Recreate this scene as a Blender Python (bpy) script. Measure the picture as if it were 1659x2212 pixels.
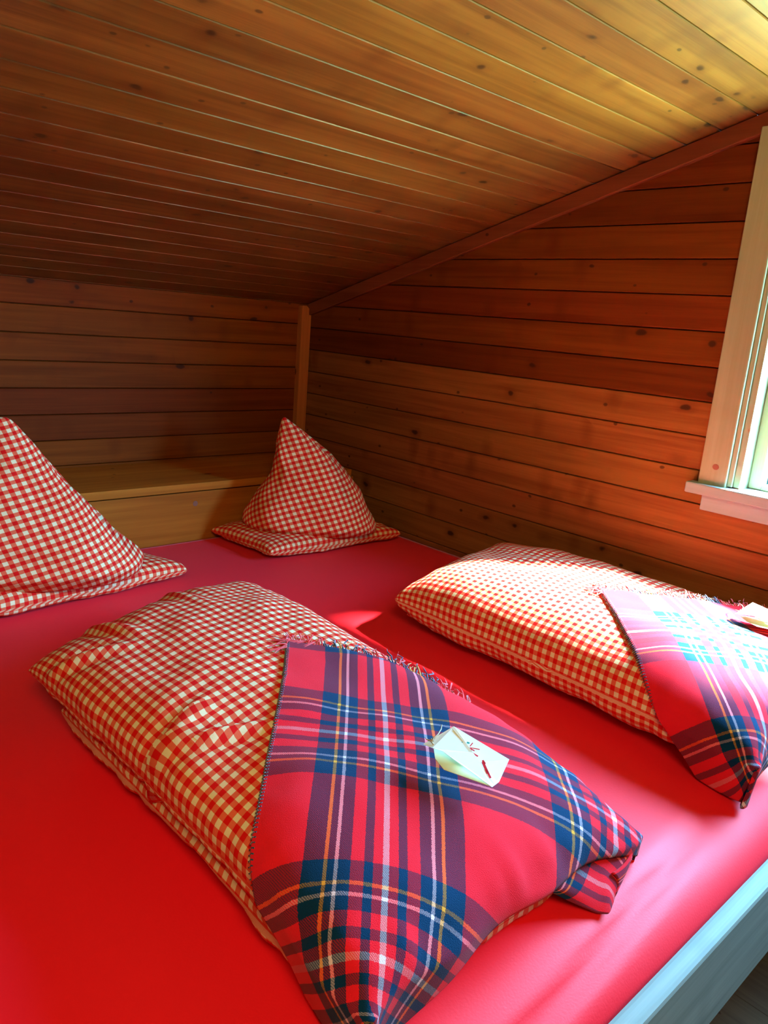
import bpy, bmesh, math, random
import numpy as np
from mathutils import Vector, Matrix, noise
random.seed(7)
for o in list(bpy.data.objects):
    bpy.data.objects.remove(o)
SC = bpy.context.scene
COL = SC.collection

# ------------------------------------------------------------------ camera, sky, sun, exposure
cam_d = bpy.data.cameras.new('camera')
cam = bpy.data.objects.new('camera', cam_d)
COL.objects.link(cam)
cam.location = (0, 0, 1.3)
cam.rotation_euler = (math.radians(76.1217), math.radians(-4.576), math.radians(-42.7564))
cam_d.sensor_fit = 'VERTICAL'
cam_d.sensor_height = 24.0
cam_d.lens = 24.0 * 1662.9 / 2212.0
cam_d.clip_start = 0.02
SC.camera = cam
SC.view_settings.view_transform = 'Standard'
SC.view_settings.look = 'None'
SC.view_settings.gamma = 1.0
SC.view_settings.use_curve_mapping = False
SC.view_settings.exposure = 0.0

SKY_UP = (0.36, 0.92, 1.75, 70.0)       # colour and strength of the sky above the horizon
SKY_DOWN = (0.62, 0.98, 0.50, 60.0)     # sunlit meadow below it
SUN_DIR = Vector((-0.50, 0.475, -0.715))
SUN_POWER = 210
SUN_COL = (0.86, 0.98, 1.0)
FILL_POWER = 50
FILL_COL = (1.0, 0.76, 0.38)

world = bpy.data.worlds.new('sky')
SC.world = world
world.use_nodes = True
wt = world.node_tree
wt.nodes.clear()
wo = wt.nodes.new('ShaderNodeOutputWorld')
wb = wt.nodes.new('ShaderNodeBackground')
wg = wt.nodes.new('ShaderNodeTexCoord')
ws = wt.nodes.new('ShaderNodeSeparateXYZ')
wr = wt.nodes.new('ShaderNodeValToRGB')
wm = wt.nodes.new('ShaderNodeMapRange')
wm.inputs['From Min'].default_value = -1
wm.inputs['From Max'].default_value = 1
wt.links.new(wg.outputs['Generated'], ws.inputs[0])
wt.links.new(ws.outputs['Z'], wm.inputs['Value'])
wt.links.new(wm.outputs[0], wr.inputs[0])
cr = wr.color_ramp
def wc(c):
    m = max(SKY_UP[3], SKY_DOWN[3])
    return tuple(v * c[3] / m for v in c[:3]) + (1,)
cr.elements[0].position = 0.0
cr.elements[0].color = wc(SKY_DOWN)
cr.elements[1].position = 1.0
cr.elements[1].color = wc(SKY_UP)
e = cr.elements.new(0.36); e.color = wc(SKY_DOWN)
e = cr.elements.new(0.385); e.color = wc((0.05, 0.36, 0.42, 1.1))
e = cr.elements.new(0.47); e.color = wc((0.05, 0.34, 0.40, 1.3))
e = cr.elements.new(0.56); e.color = wc(SKY_UP)
wb.inputs['Strength'].default_value = max(SKY_UP[3], SKY_DOWN[3])
wt.links.new(wr.outputs[0], wb.inputs['Color'])
wt.links.new(wb.outputs[0], wo.inputs[0])

def light(name, kind, loc, direction, power, color, size=None):
    d = bpy.data.lights.new(name, kind)
    o = bpy.data.objects.new(name, d)
    COL.objects.link(o)
    o.location = loc
    o.rotation_euler = Vector(direction).to_track_quat('-Z', 'Y').to_euler()
    d.energy = power
    d.color = color
    if size and kind == 'AREA':
        d.shape = 'RECTANGLE'
        d.size, d.size_y = size
    return o
sun = light('sun', 'SUN', (4, -4, 5), SUN_DIR, SUN_POWER, SUN_COL)
sun.data.angle = math.radians(5.0)
portal = light('window_portal', 'AREA', (2.24, 0.29, 1.36), (-1, 0, 0), 1, (1, 1, 1), (1.02, 0.82))
portal.data.cycles.is_portal = True
# added warm fill light, unseen, above and behind the photographer
light('warm_fill', 'AREA', (-0.25, -0.45, 2.20), (0.35, 0.75, -1.0), FILL_POWER, FILL_COL, (0.7, 0.6))

# ------------------------------------------------------------------ helpers
def tag(o, label=None, cat=None, group=None, kind=None):
    if label: o['label'] = label
    if cat: o['category'] = cat
    if group: o['group'] = group
    if kind: o['kind'] = kind
    return o
def empty(name, loc, label, cat, group=None):
    o = bpy.data.objects.new(name, None)
    COL.objects.link(o)
    o.location = loc
    o.empty_display_size = 0.05
    bpy.context.view_layer.update()
    return tag(o, label, cat, group)
def mesh_obj(name, verts, faces, mat, parent=None, uvs=None, attr=None, smooth=False, mats=None, fmat=None):
    me = bpy.data.meshes.new(name)
    me.from_pydata([tuple(v) for v in verts], [], [tuple(f) for f in faces])
    me.materials.append(mat)
    for m in (mats or []): me.materials.append(m)
    if fmat is not None:
        for p, i in zip(me.polygons, fmat): p.material_index = i
    if uvs is not None:
        l = me.uv_layers.new(name='UVMap')
        for lp in me.loops:
            l.data[lp.index].uv = tuple(uvs[lp.vertex_index])
    if attr is not None:
        a = me.attributes.new('board', 'FLOAT', 'FACE')
        for i, v in enumerate(attr): a.data[i].value = v
    if smooth:
        for p in me.polygons: p.use_smooth = True
    me.update()
    o = bpy.data.objects.new(name, me)
    COL.objects.link(o)
    if parent:
        o.parent = parent
        o.matrix_parent_inverse = parent.matrix_world.inverted()
    return o
class MB:
    def __init__(s): s.v = []; s.f = []; s.a = []; s.u = []
    def add(s, v, f, a=0.0, u=None):
        n = len(s.v)
        s.v += [tuple(p) for p in v]
        s.f += [tuple(i + n for i in q) for q in f]
        s.a += [a] * len(f)
        s.u += list(u) if u is not None else [(0, 0)] * len(v)
    def box(s, lo, hi, a=None, c=0.0):
        x0, y0, z0 = lo; x1, y1, z1 = hi
        if a is None: a = random.random() * 50
        if c <= 0:
            v = [(x0,y0,z0),(x1,y0,z0),(x1,y1,z0),(x0,y1,z0),(x0,y0,z1),(x1,y0,z1),(x1,y1,z1),(x0,y1,z1)]
            f = [(0,3,2,1),(4,5,6,7),(0,1,5,4),(1,2,6,5),(2,3,7,6),(3,0,4,7)]
            s.add(v, f, a); return
        bm = bmesh.new()
        bmesh.ops.create_cube(bm, size=1)
        for q in bm.verts:
            q.co = Vector(((x0+x1)/2 + q.co.x*(x1-x0), (y0+y1)/2 + q.co.y*(y1-y0), (z0+z1)/2 + q.co.z*(z1-z0)))
        bmesh.ops.bevel(bm, geom=list(bm.edges), offset=c, segments=2, affect='EDGES', profile=0.5)
        bm.verts.ensure_lookup_table()
        s.add([q.co[:] for q in bm.verts], [[w.index for w in q.verts] for q in bm.faces], a)
        bm.free()
    def tube(s, pts, r, n=6, a=0.0, taper=None):
        pts = [Vector(p) for p in pts]
        rings = []
        for i, p in enumerate(pts):
            d = (pts[min(i+1, len(pts)-1)] - pts[max(i-1, 0)]).normalized()
            x = d.orthogonal().normalized(); y = d.cross(x)
            rr = r * (taper[i] if taper else 1)
            rings.append([p + x*math.cos(2*math.pi*k/n)*rr + y*math.sin(2*math.pi*k/n)*rr for k in range(n)])
        v = [q for g in rings for q in g]
        f = [(i*n+k, i*n+(k+1)%n, (i+1)*n+(k+1)%n, (i+1)*n+k) for i in range(len(pts)-1) for k in range(n)]
        f += [tuple(reversed(range(n))), tuple((len(pts)-1)*n+k for k in range(n))]
        s.add(v, f, a)
    def build(s, name, mat, parent=None, smooth=False, attr=True, uv=False):
        return mesh_obj(name, s.v, s.f, mat, parent, uvs=s.u if uv else None, attr=s.a if attr else None, smooth=smooth)

# ------------------------------------------------------------------ materials
def newmat(name):
    m = bpy.data.materials.new(name)
    m.use_nodes = True
    nt = m.node_tree
    b = nt.nodes['Principled BSDF']
    return m, nt, b
def N(nt, t, **k):
    n = nt.nodes.new(t)
    for a, v in k.items():
        if a in n.inputs.keys(): n.inputs[a].default_value = v
        else: setattr(n, a, v)
    return n
def mathn(nt, op, a, b=None, c=None):
    n = nt.nodes.new('ShaderNodeMath'); n.operation = op
    for i, v in enumerate((a, b, c)):
        if v is None: continue
        if isinstance(v, (int, float)): n.inputs[i].default_value = v
        else: nt.links.new(v, n.inputs[i])
    return n.outputs[0]
def mixc(nt, fac, a, b, mode='MIX'):
    n = nt.nodes.new('ShaderNodeMix'); n.data_type = 'RGBA'; n.blend_type = mode
    if isinstance(fac, (int, float)): n.inputs[0].default_value = fac
    else: nt.links.new(fac, n.inputs[0])
    for s, v in ((6, a), (7, b)):
        if isinstance(v, tuple): n.inputs[s].default_value = v if len(v) == 4 else v + (1,)
        else: nt.links.new(v, n.inputs[s])
    return n.outputs[2]
def ramp(nt, fac, stops, interp='LINEAR'):
    n = nt.nodes.new('ShaderNodeValToRGB')
    n.color_ramp.interpolation = interp
    els = n.color_ramp.elements
    while len(els) > 1: els.remove(els[-1])
    els[0].position = stops[0][0]; els[0].color = stops[0][1] if len(stops[0][1]) == 4 else stops[0][1] + (1,)
    for p, c in stops[1:]:
        e = els.new(p); e.color = c if len(c) == 4 else c + (1,)
    nt.links.new(fac, n.inputs[0])
    return n.outputs[0]

def wood(name, light_c, dark_c, axis, knot_c, rough=0.60, tint=0.35, knots=1.0, spec=0.06, vary=0.32, patch=0.0):
    """planed pine: grain runs along `axis`; each board gets its own offset from the face attribute"""
    m, nt, b = newmat(name)
    tc = N(nt, 'ShaderNodeTexCoord')
    at = N(nt, 'ShaderNodeAttribute', attribute_name='board')
    off = N(nt, 'ShaderNodeCombineXYZ')
    for i in range(3):
        nt.links.new(mathn(nt, 'MULTIPLY', at.outputs['Fac'], (3.7, 5.1, 2.3)[i]), off.inputs[i])
    add = N(nt, 'ShaderNodeVectorMath', operation='ADD')
    nt.links.new(tc.outputs['Object'], add.inputs[0]); nt.links.new(off.outputs[0], add.inputs[1])
    def mapped(sa, sc):
        mp = N(nt, 'ShaderNodeMapping')
        s = [sc, sc, sc]; s[axis] = sa
        mp.inputs['Scale'].default_value = s
        nt.links.new(add.outputs[0], mp.inputs['Vector'])
        return mp.outputs[0]
    # slow warp makes the grain swerve
    n0 = N(nt, 'ShaderNodeTexNoise'); n0.inputs['Scale'].default_value = 1.0; n0.inputs['Detail'].default_value = 2
    nt.links.new(mapped(1.6, 9), n0.inputs['Vector'])
    g1 = N(nt, 'ShaderNodeTexNoise'); g1.inputs['Scale'].default_value = 1.0; g1.inputs['Detail'].default_value = 5
    g1.inputs['Distortion'].default_value = 0.6
    nt.links.new(mapped(1.7, 42), g1.inputs['Vector'])
    g2 = N(nt, 'ShaderNodeTexNoise'); g2.inputs['Scale'].default_value = 1.0; g2.inputs['Detail'].default_value = 3
    nt.links.new(mapped(6, 420), g2.inputs['Vector'])
    grain = mathn(nt, 'ADD', mathn(nt, 'MULTIPLY', g1.outputs['Fac'], 0.78), mathn(nt, 'MULTIPLY', g2.outputs['Fac'], 0.22))
    gc = ramp(nt, grain, [(0.24, dark_c), (0.60, light_c), (0.80, tuple(min(1, c * 1.12) for c in light_c))])
    # blotches
    bc = mixc(nt, ramp(nt, n0.outputs['Fac'], [(0.35, (0, 0, 0)), (0.7, (tint,) * 3)]), gc, dark_c)
    # board to board
    hs = N(nt, 'ShaderNodeHueSaturation')
    fr = mathn(nt, 'FRACT', mathn(nt, 'ABSOLUTE', mathn(nt, 'MULTIPLY', at.outputs['Fac'], 7.31)))
    nt.links.new(mathn(nt, 'ADD', mathn(nt, 'MULTIPLY', fr, vary), 1 - vary * 0.5), hs.inputs['Value'])
    nt.links.new(mathn(nt, 'ADD', mathn(nt, 'MULTIPLY', mathn(nt, 'FRACT', mathn(nt, 'MULTIPLY', at.outputs['Fac'], 3.17)), 0.012), 0.494), hs.inputs['Hue'])
    nt.links.new(bc, hs.inputs['Color'])
    # negative board number: paler boards, lifted further in colour to stand in for bounced light
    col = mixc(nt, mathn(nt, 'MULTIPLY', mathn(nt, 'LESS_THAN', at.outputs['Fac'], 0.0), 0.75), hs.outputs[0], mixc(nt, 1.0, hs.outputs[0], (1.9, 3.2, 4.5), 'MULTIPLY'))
    # knots
    wn = N(nt, 'ShaderNodeTexNoise'); wn.inputs['Scale'].default_value = 14
    nt.links.new(add.outputs[0], wn.inputs['Vector'])
    def knot(sa, sc, thr, r0, r1, rnd):
        vo = N(nt, 'ShaderNodeTexVoronoi'); vo.feature = 'F1'; vo.inputs['Scale'].default_value = 1.0
        wv = N(nt, 'ShaderNodeVectorMath', operation='MULTIPLY_ADD')
        nt.links.new(wn.outputs['Color'], wv.inputs[0]); wv.inputs[1].default_value = (0.25, 0.25, 0.25)
        nt.links.new(mapped(sa, sc), wv.inputs[2])
        nt.links.new(wv.outputs[0], vo.inputs['Vector'])
        sp = N(nt, 'ShaderNodeSeparateColor'); nt.links.new(vo.outputs['Color'], sp.inputs[0])
        on = mathn(nt, 'GREATER_THAN', sp.outputs[rnd], thr)
        d = ramp(nt, vo.outputs['Distance'], [(0.0, (1, 1, 1)), (r0, (0.9, 0.9, 0.9)), (r1, (0, 0, 0))])
        return mathn(nt, 'MULTIPLY', on, d)
    if knots > 0:
        k1 = knot(6.5, 11.0, 1 - 0.62 * knots, 0.075, 0.115, 0)
        k2 = knot(15.0, 22.0, 1 - 0.30 * knots, 0.085, 0.13, 1)
        k4 = knot(6.5, 11.0, 1 - 0.62 * knots, 0.10, 0.27, 0)
        k3 = knot(11.0, 6.0, 1 - 0.42 * knots, 0.05, 0.40, 2)
        col = mixc(nt, mathn(nt, 'MULTIPLY', k3, 0.55), col, dark_c)
        col = mixc(nt, mathn(nt, 'MULTIPLY', k4, 0.40), col, dark_c)
        col = mixc(nt, mathn(nt, 'MULTIPLY', k1, 0.92), col, knot_c)
        col = mixc(nt, mathn(nt, 'MULTIPLY', k2, 0.8), col, knot_c)
    nt.links.new(col, b.inputs['Base Color'])
    b.inputs['Roughness'].default_value = rough
    b.inputs['Specular IOR Level'].default_value = spec
    bp = N(nt, 'ShaderNodeBump'); bp.inputs['Strength'].default_value = 0.15; bp.inputs['Distance'].default_value = 0.002
    nt.links.new(grain, bp.inputs['Height'])
    nt.links.new(bp.outputs[0], b.inputs['Normal'])
    return m

WALL = ((0.165, 0.036, 0.006), (0.085, 0.013, 0.002))
CEIL = ((0.25, 0.098, 0.020), (0.095, 0.024, 0.004))
KNOT = (0.030, 0.010, 0.005)
m_wall_y = wood('pine_wall_gable', WALL[0], WALL[1], 1, KNOT)
m_wall_x = wood('pine_wall_knee', (0.22, 0.046, 0.005), (0.11, 0.018, 0.002), 0, KNOT)
m_ceil = wood('pine_ceiling', CEIL[0], CEIL[1], 0, KNOT, rough=0.38, spec=0.40, knots=1.35, tint=0.6)
m_trim_y = wood('pine_trim_slope', (0.20, 0.046, 0.018), (0.13, 0.028, 0.010), 1, KNOT, knots=0.3)
m_trim_z = wood('pine_trim_upright', (0.46, 0.14, 0.03), (0.30, 0.08, 0.02), 2, KNOT, knots=0.3)
m_shelf = wood('pine_shelf', (0.44, 0.125, 0.014), (0.27, 0.062, 0.007), 0, KNOT, knots=0.35)
m_case_z = wood('pale_casing_upright', (0.38, 0.44, 0.28), (0.31, 0.34, 0.20), 2, (0.30, 0.12, 0.05), knots=0.12, vary=0.1, tint=0.2)
m_case_y = wood('pale_casing_level', (0.33, 0.44, 0.44), (0.28, 0.36, 0.35), 1, (0.30, 0.12, 0.05), knots=0.12, vary=0.1, tint=0.2)
m_rail = wood('pale_bed_rail', (0.26, 0.31, 0.26), (0.16, 0.20, 0.17), 0, KNOT, knots=0.3, vary=0.1)
m_floor = wood('dark_floor_boards', (0.10, 0.075, 0.045), (0.05, 0.035, 0.02), 1, KNOT)
m_knot, nt, b = newmat('round_knot'); b.inputs['Base Color'].default_value = (0.22, 0.07, 0.035, 1); b.inputs['Roughness'].default_value = 0.5
m_dark, nt, b = newmat('dark_gap'); b.inputs['Base Color'].default_value = (0.02, 0.008, 0.004, 1); b.inputs['Roughness'].default_value = 0.9

m_glass, nt, b = newmat('window_glass')
nt.nodes.remove(b)
tr = N(nt, 'ShaderNodeBsdfTransparent'); tr.inputs[0].default_value = (0.94, 0.98, 0.97, 1)
gl = N(nt, 'ShaderNodeBsdfGlossy'); gl.inputs['Roughness'].default_value = 0.02
mx = N(nt, 'ShaderNodeMixShader')
mx.inputs[0].default_value = 0.07; nt.links.new(tr.outputs[0], mx.inputs[1]); nt.links.new(gl.outputs[0], mx.inputs[2])
nt.links.new(mx.outputs[0], nt.nodes['Material Output'].inputs[0])

def cloth_bump(nt, b, scale, strength, coord):
    n = N(nt, 'ShaderNodeTexNoise'); n.inputs['Scale'].default_value = scale; n.inputs['Detail'].default_value = 3
    nt.links.new(coord, n.inputs['Vector'])
    bp = N(nt, 'ShaderNodeBump'); bp.inputs['Strength'].default_value = strength; bp.inputs['Distance'].default_value = 0.002
    nt.links.new(n.outputs['Fac'], bp.inputs['Height'])
    nt.links.new(bp.outputs[0], b.inputs['Normal'])

# red jersey sheet
m_sheet, nt, b = newmat('red_jersey_sheet')
tc = N(nt, 'ShaderNodeTexCoord')
b.inputs['Base Color'].default_value = (0.82, 0.004, 0.012, 1)
b.inputs['Roughness'].default_value = 0.60
b.inputs['Specular IOR Level'].default_value = 0.36
b.inputs['Sheen Weight'].default_value = 0.12
b.inputs['Sheen Roughness'].default_value = 0.35
b.inputs['Sheen Tint'].default_value = (1.0, 0.75, 1.0, 1)
cloth_bump(nt, b, 260, 0.12, tc.outputs['Object'])

def gingham(name, period):
    m, nt, b = newmat(name)
    uv = N(nt, 'ShaderNodeUVMap'); uv.uv_map = 'UVMap'
    s = N(nt, 'ShaderNodeSeparateXYZ'); nt.links.new(uv.outputs[0], s.inputs[0])
    def st(o):
        f = mathn(nt, 'FRACT', mathn(nt, 'ADD', mathn(nt, 'MULTIPLY', o, 1.0 / period), 100.0))
        return mathn(nt, 'GREATER_THAN', f, 0.5)
    a, c = st(s.outputs[0]), st(s.outputs[1])
    sm = mathn(nt, 'MULTIPLY', mathn(nt, 'ADD', a, c), 0.5)
    col = ramp(nt, sm, [(0.0, (0.78, 0.66, 0.38)), (0.25, (0.74, 0.125, 0.055)), (0.75, (0.68, 0.007, 0.006))], 'CONSTANT')
    # fine thread noise
    n = N(nt, 'ShaderNodeTexNoise'); n.inputs['Scale'].default_value = 900
    nt.links.new(uv.outputs[0], n.inputs['Vector'])
    col = mixc(nt, 0.16, col, mixc(nt, 1.0, col, n.outputs['Fac'], 'MULTIPLY'))
    nt.links.new(col, b.inputs['Base Color'])
    b.inputs['Roughness'].default_value = 0.75
    b.inputs['Specular IOR Level'].default_value = 0.08
    cloth_bump(nt, b, 500, 0.15, uv.outputs[0])
    return m
m_ging = gingham('red_gingham_cotton', 0.0225)
m_ging_small = gingham('red_gingham_cotton_fine', 0.0195)

# tartan wool
NAVY, RED, YEL, WHT = (0.001, 0.026, 0.066), (0.72, 0.010, 0.020), (0.66, 0.30, 0.03), (0.68, 0.56, 0.56)
def tartan(name, period):
    m, nt, b = newmat(name)
    uv = N(nt, 'ShaderNodeUVMap'); uv.uv_map = 'UVMap'
    s = N(nt, 'ShaderNodeSeparateXYZ'); nt.links.new(uv.outputs[0], s.inputs[0])
    wob = N(nt, 'ShaderNodeTexNoise'); wob.inputs['Scale'].default_value = 420; wob.inputs['Detail'].default_value = 1
    nt.links.new(uv.outputs[0], wob.inputs['Vector'])
    def sett(o):
        o = mathn(nt, 'ADD', o, mathn(nt, 'MULTIPLY', mathn(nt, 'SUBTRACT', wob.outputs['Fac'], 0.5), 0.0028))
        f = mathn(nt, 'FRACT', mathn(nt, 'ADD', mathn(nt, 'MULTIPLY', o, 1.0 / period), 100.5))
        t = mathn(nt, 'MULTIPLY', mathn(nt, 'ABSOLUTE', mathn(nt, 'SUBTRACT', f, 0.5)), 2.0)
        st = [(0.0, WHT), (0.020, RED), (0.092, NAVY), (0.160, RED), (0.255, NAVY), (0.345, WHT), (0.372, NAVY), (0.425, YEL), (0.452, NAVY), (0.605, RED)]
        return ramp(nt, t, st, 'CONSTANT')
    cu, cv = sett(s.outputs[0]), sett(s.outputs[1])
    # twill: threads of both directions alternate
    tw = N(nt, 'ShaderNodeTexNoise'); tw.inputs['Scale'].default_value = 1500; tw.inputs['Detail'].default_value = 1
    nt.links.new(uv.outputs[0], tw.inputs['Vector'])
    diag = mathn(nt, 'FRACT', mathn(nt, 'MULTIPLY', mathn(nt, 'ADD', s.outputs[0], s.outputs[1]), 1 / 0.0034))
    fac = mathn(nt, 'ADD', mathn(nt, 'MULTIPLY', diag, 0.35), mathn(nt, 'MULTIPLY', tw.outputs['Fac'], 1.0))
    fac = ramp(nt, fac, [(0.60, (0.05,) * 3), (0.84, (0.92,) * 3)])
    col = mixc(nt, 0.52, mixc(nt, fac, cu, cv), mixc(nt, 1.0, cu, cv, 'DARKEN'))
    nt.links.new(col, b.inputs['Base Color'])
    b.inputs['Roughness'].default_value = 0.9
    b.inputs['Specular IOR Level'].default_value = 0.08
    b.inputs['Sheen Weight'].default_value = 0.06
    b.inputs['Sheen Roughness'].default_value = 0.4
    cloth_bump(nt, b, 700, 0.5, uv.outputs[0])
    return m
m_tartan = tartan('tartan_wool', 0.38)
def flat(name, c, rough=0.7, sheen=0):
    m, nt, b = newmat(name)
    b.inputs['Base Color'].default_value = c + (1,)
    b.inputs['Roughness'].default_value = rough
    b.inputs['Sheen Weight'].default_value = sheen
    return m
m_red_yarn = flat('red_yarn', (0.66, 0.01, 0.012), 0.9, 0.4)
m_navy_yarn = flat('navy_yarn', (0.012, 0.03, 0.07), 0.9, 0.4)
m_yel_yarn = flat('yellow_yarn', (0.55, 0.27, 0.05), 0.9, 0.3)
m_card = flat('white_card', (0.74, 0.86, 0.80), 0.5)
m_card_in = flat('buff_card', (0.62, 0.52, 0.34), 0.6)
m_card_green = flat('pale_green_card', (0.66, 0.70, 0.36), 0.6)
m_card_red = flat('red_ink', (0.65, 0.02, 0.06), 0.6)
m_card_teal = flat('teal_ink', (0.02, 0.42, 0.50), 0.6)
m_twine = flat('jute_twine', (0.42, 0.32, 0.18), 0.9)
m_dots = flat('grey_ink', (0.10, 0.10, 0.14), 0.6)

# ------------------------------------------------------------------ room shell
GX, KY = 2.07, 2.72            # gable wall plane, knee wall plane
SL = 0.2924                    # roof slope
def zc(y): return 1.345 + SL * (KY - y)
PW = 0.0925
def plank_profile(p, g=0.0008, c=0.0022, t=0.016, dp=0.006):
    return [(g, -t), (g, -dp), (g + 0.0006, -c), (g + c, 0), (p - g - c, 0), (p - g - 0.0006, -c), (p - g, -dp), (p - g, -t)]
def plank(mb, frame, w0, p, e0, e1, sign=1, **k):
    """frame(along, across, depth)->xyz ; e0(w), e1(w) give the ends"""
    pr = plank_profile(p, **k)
    n = len(pr)
    v = [frame(e0(w0 + w), w0 + w, d) for w, d in pr] + [frame(e1(w0 + w), w0 + w, d) for w, d in pr]
    f = [(i, (i + 1) % n, n + (i + 1) % n, n + i) for i in range(n)] + [tuple(range(n - 1, -1, -1)), tuple(range(n, 2 * n))]
    mb.add(v, f, sign * (random.random() * 50 + 0.01))
def const(c): return lambda w: c

WY0, WY1, WZ0, WZ1 = -0.22, 0.808, 0.92, 1.765     # window opening

# gable wall: boards run along y
mb = MB()
fr = lambda a, w, d: (GX - d, a, w)
z = 0.697 - 8 * PW + 0.0
while z < 3.0:
    top = z + PW
    end = lambda w: min(KY, KY - (w - 1.345) / SL) if w > 1.345 else KY
    y_lo = -1.6
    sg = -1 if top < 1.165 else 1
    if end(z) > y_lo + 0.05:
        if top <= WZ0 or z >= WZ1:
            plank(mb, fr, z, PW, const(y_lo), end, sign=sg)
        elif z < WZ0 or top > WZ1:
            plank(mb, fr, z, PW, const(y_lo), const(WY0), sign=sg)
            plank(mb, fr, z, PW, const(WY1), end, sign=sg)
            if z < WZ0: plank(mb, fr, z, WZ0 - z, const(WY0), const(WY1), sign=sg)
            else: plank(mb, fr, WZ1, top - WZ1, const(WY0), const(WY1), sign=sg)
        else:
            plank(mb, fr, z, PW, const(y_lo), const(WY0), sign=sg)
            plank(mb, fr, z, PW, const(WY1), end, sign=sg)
    z = top
# masonry core behind the boards
def core(y0, y1, z0, z1t0, z1t1):
    x0, x1 = GX + 0.014, GX + 0.17
    v = [(x0,y0,z0),(x1,y0,z0),(x1,y1,z0),(x0,y1,z0),(x0,y0,z1t0),(x1,y0,z1t0),(x1,y1,z1t1),(x0,y1,z1t1)]
    mb.add(v, [(0,3,2,1),(4,5,6,7),(0,1,5,4),(1,2,6,5),(2,3,7,6),(3,0,4,7)], 3.0)
core(-1.6, KY + 0.1, 0.0, WZ0, WZ0)
core(-1.6, WY0, WZ0, zc(-1.6), zc(WY0))
core(WY1, KY + 0.1, WZ0, zc(WY1), zc(KY + 0.1))
core(WY0, WY1, WZ1, zc(WY0), zc(WY1))
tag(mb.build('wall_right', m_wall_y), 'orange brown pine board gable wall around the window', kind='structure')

# knee wall: boards run along x
mb = MB()
fr = lambda a, w, d: (a, KY - d, w)
z = 1.263 + 0.0915
z = 1.263
zs = [z - 0.0915 * k for k in range(15)]
for q in zs:
    if q > -0.05: plank(mb, fr, max(q, 0), 0.0915, const(-1.7), const(GX))
mb.box((-1.7, KY + 0.014, 0), (GX + 0.17, KY + 0.15, 1.36), a=3)
tag(mb.build('wall_back', m_wall_x), 'low orange pine board knee wall under the roof slope', kind='structure')

# ceiling: boards run along x, counted along the slope
mb = MB()
ca = math.cos(math.atan(SL)); sa = math.sin(math.atan(SL))
def fr(a, w, d):                      # w measured along slope from the knee wall towards the photographer
    return (a, KY - w * ca + d * sa * -1, 1.345 + w * sa + d * -1 * ca)
pitch = 0.0888 / ca
w0 = (KY - 0.752) / ca
w0 -= pitch * int(w0 / pitch) + pitch
w = w0
while w < 4.6:
    # butt joints vary: split long boards
    j = random.uniform(-1.2, 0.6)
    def frr(a, ww, d): return fr(a, ww, d)
    if w > -0.02:
        plank(mb, frr, w, pitch, const(-1.72), const(GX + 0.012), c=0.0019, g=0.0008, dp=0.006)
    else:
        plank(mb, frr, 0.0, pitch + w, const(-1.72), const(GX + 0.012))
    w += pitch
vv = []
for a in (-1.72, GX + 0.17):
    for ww in (-0.12, 4.6):
        for d in (-0.014, -0.10): vv.append(fr(a, ww, d))
mb.add(vv, [(0,1,3,2),(4,6,7,5),(0,4,5,1),(2,3,7,6),(0,2,6,4),(1,5,7,3)], 4.0)
tag(mb.build('ceiling', m_ceil), 'sloping ceiling of varnished knotty pine boards', kind='structure')

# other walls and floor of the small attic room
mb = MB()
fr = lambda a, w, d: (-1.7 + d, a, w)
for k in range(32): plank(mb, fr, k * PW, PW, const(-1.6), const(KY))
mb.box((-1.8, -1.7, 0), (-1.714, KY + 0.1, 3.0), a=2)
tag(mb.build('wall_left', m_wall_y), 'pine board wall left of the bed', kind='structure')
mb = MB()
fr = lambda a, w, d: (a, -1.6 + d, w)
for k in range(32): plank(mb, fr, k * PW, PW, const(-1.7), const(GX))
mb.box((-1.8, -1.75, 0), (GX + 0.17, -1.614, 3.0), a=2)
tag(mb.build('wall_front', m_wall_x), 'pine board wall behind the photographer', kind='structure')
mb = MB()
for k in range(26):
    mb.box((-1.7 + k * 0.146, -1.6, -0.03), (-1.7 + k * 0.146 + 0.1445, KY, 0.0), c=0)
mb.box((-1.8, -1.7, -0.12), (2.3, KY + 0.1, -0.031), a=2)
tag(mb.build('floor', m_floor), 'dark board floor in front of the bed', kind='structure')

# slope trim between gable wall and ceiling
mb = MB()
y0, y1 = -1.58, KY - 0.02
xa, xb = GX - 0.016, GX
h = 0.047
v = []
for y in (y0, y1):
    t = zc(y) - 0.004
    v += [(xb, y, t - h), (xa + 0.003, y, t - h), (xa, y, t - h + 0.003), (xa, y, t), (xb, y, t)]
mb.add(v, [(0,1,6,5),(1,2,7,6),(2,3,8,7),(3,4,9,8),(4,0,5,9),(4,3,2,1,0),(5,6,7,8,9)], 11)
tag(mb.build('trim_1', m_trim_y), 'reddish batten following the slope between ceiling and gable wall', kind='structure')
# corner batten with its slanted top
mb = MB()
x0, x1 = GX - 0.052, GX - 0.004
y0, y1 = KY - 0.028, KY
zb, zl, zr = 0.71, 1.338, 1.318
mb.add([(x0,y0,zb),(x1,y0,zb),(x1,y1,zb),(x0,y1,zb),(x0,y0,zl),(x0+0.022,y0,zl+0.002),(x1,y0,zr),(x1,y1,zr),(x0+0.022,y1,zl+0.002),(x0,y1,zl)],
       [(0,3,2,1),(0,1,6,5,4),(1,2,7,6),(2,3,9,8,7),(3,0,4,9),(4,5,8,9),(5,6,7,8)], 5)
tag(mb.build('trim_2', m_trim_z), 'upright orange batten in the corner of the two walls', kind='structure')

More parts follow.
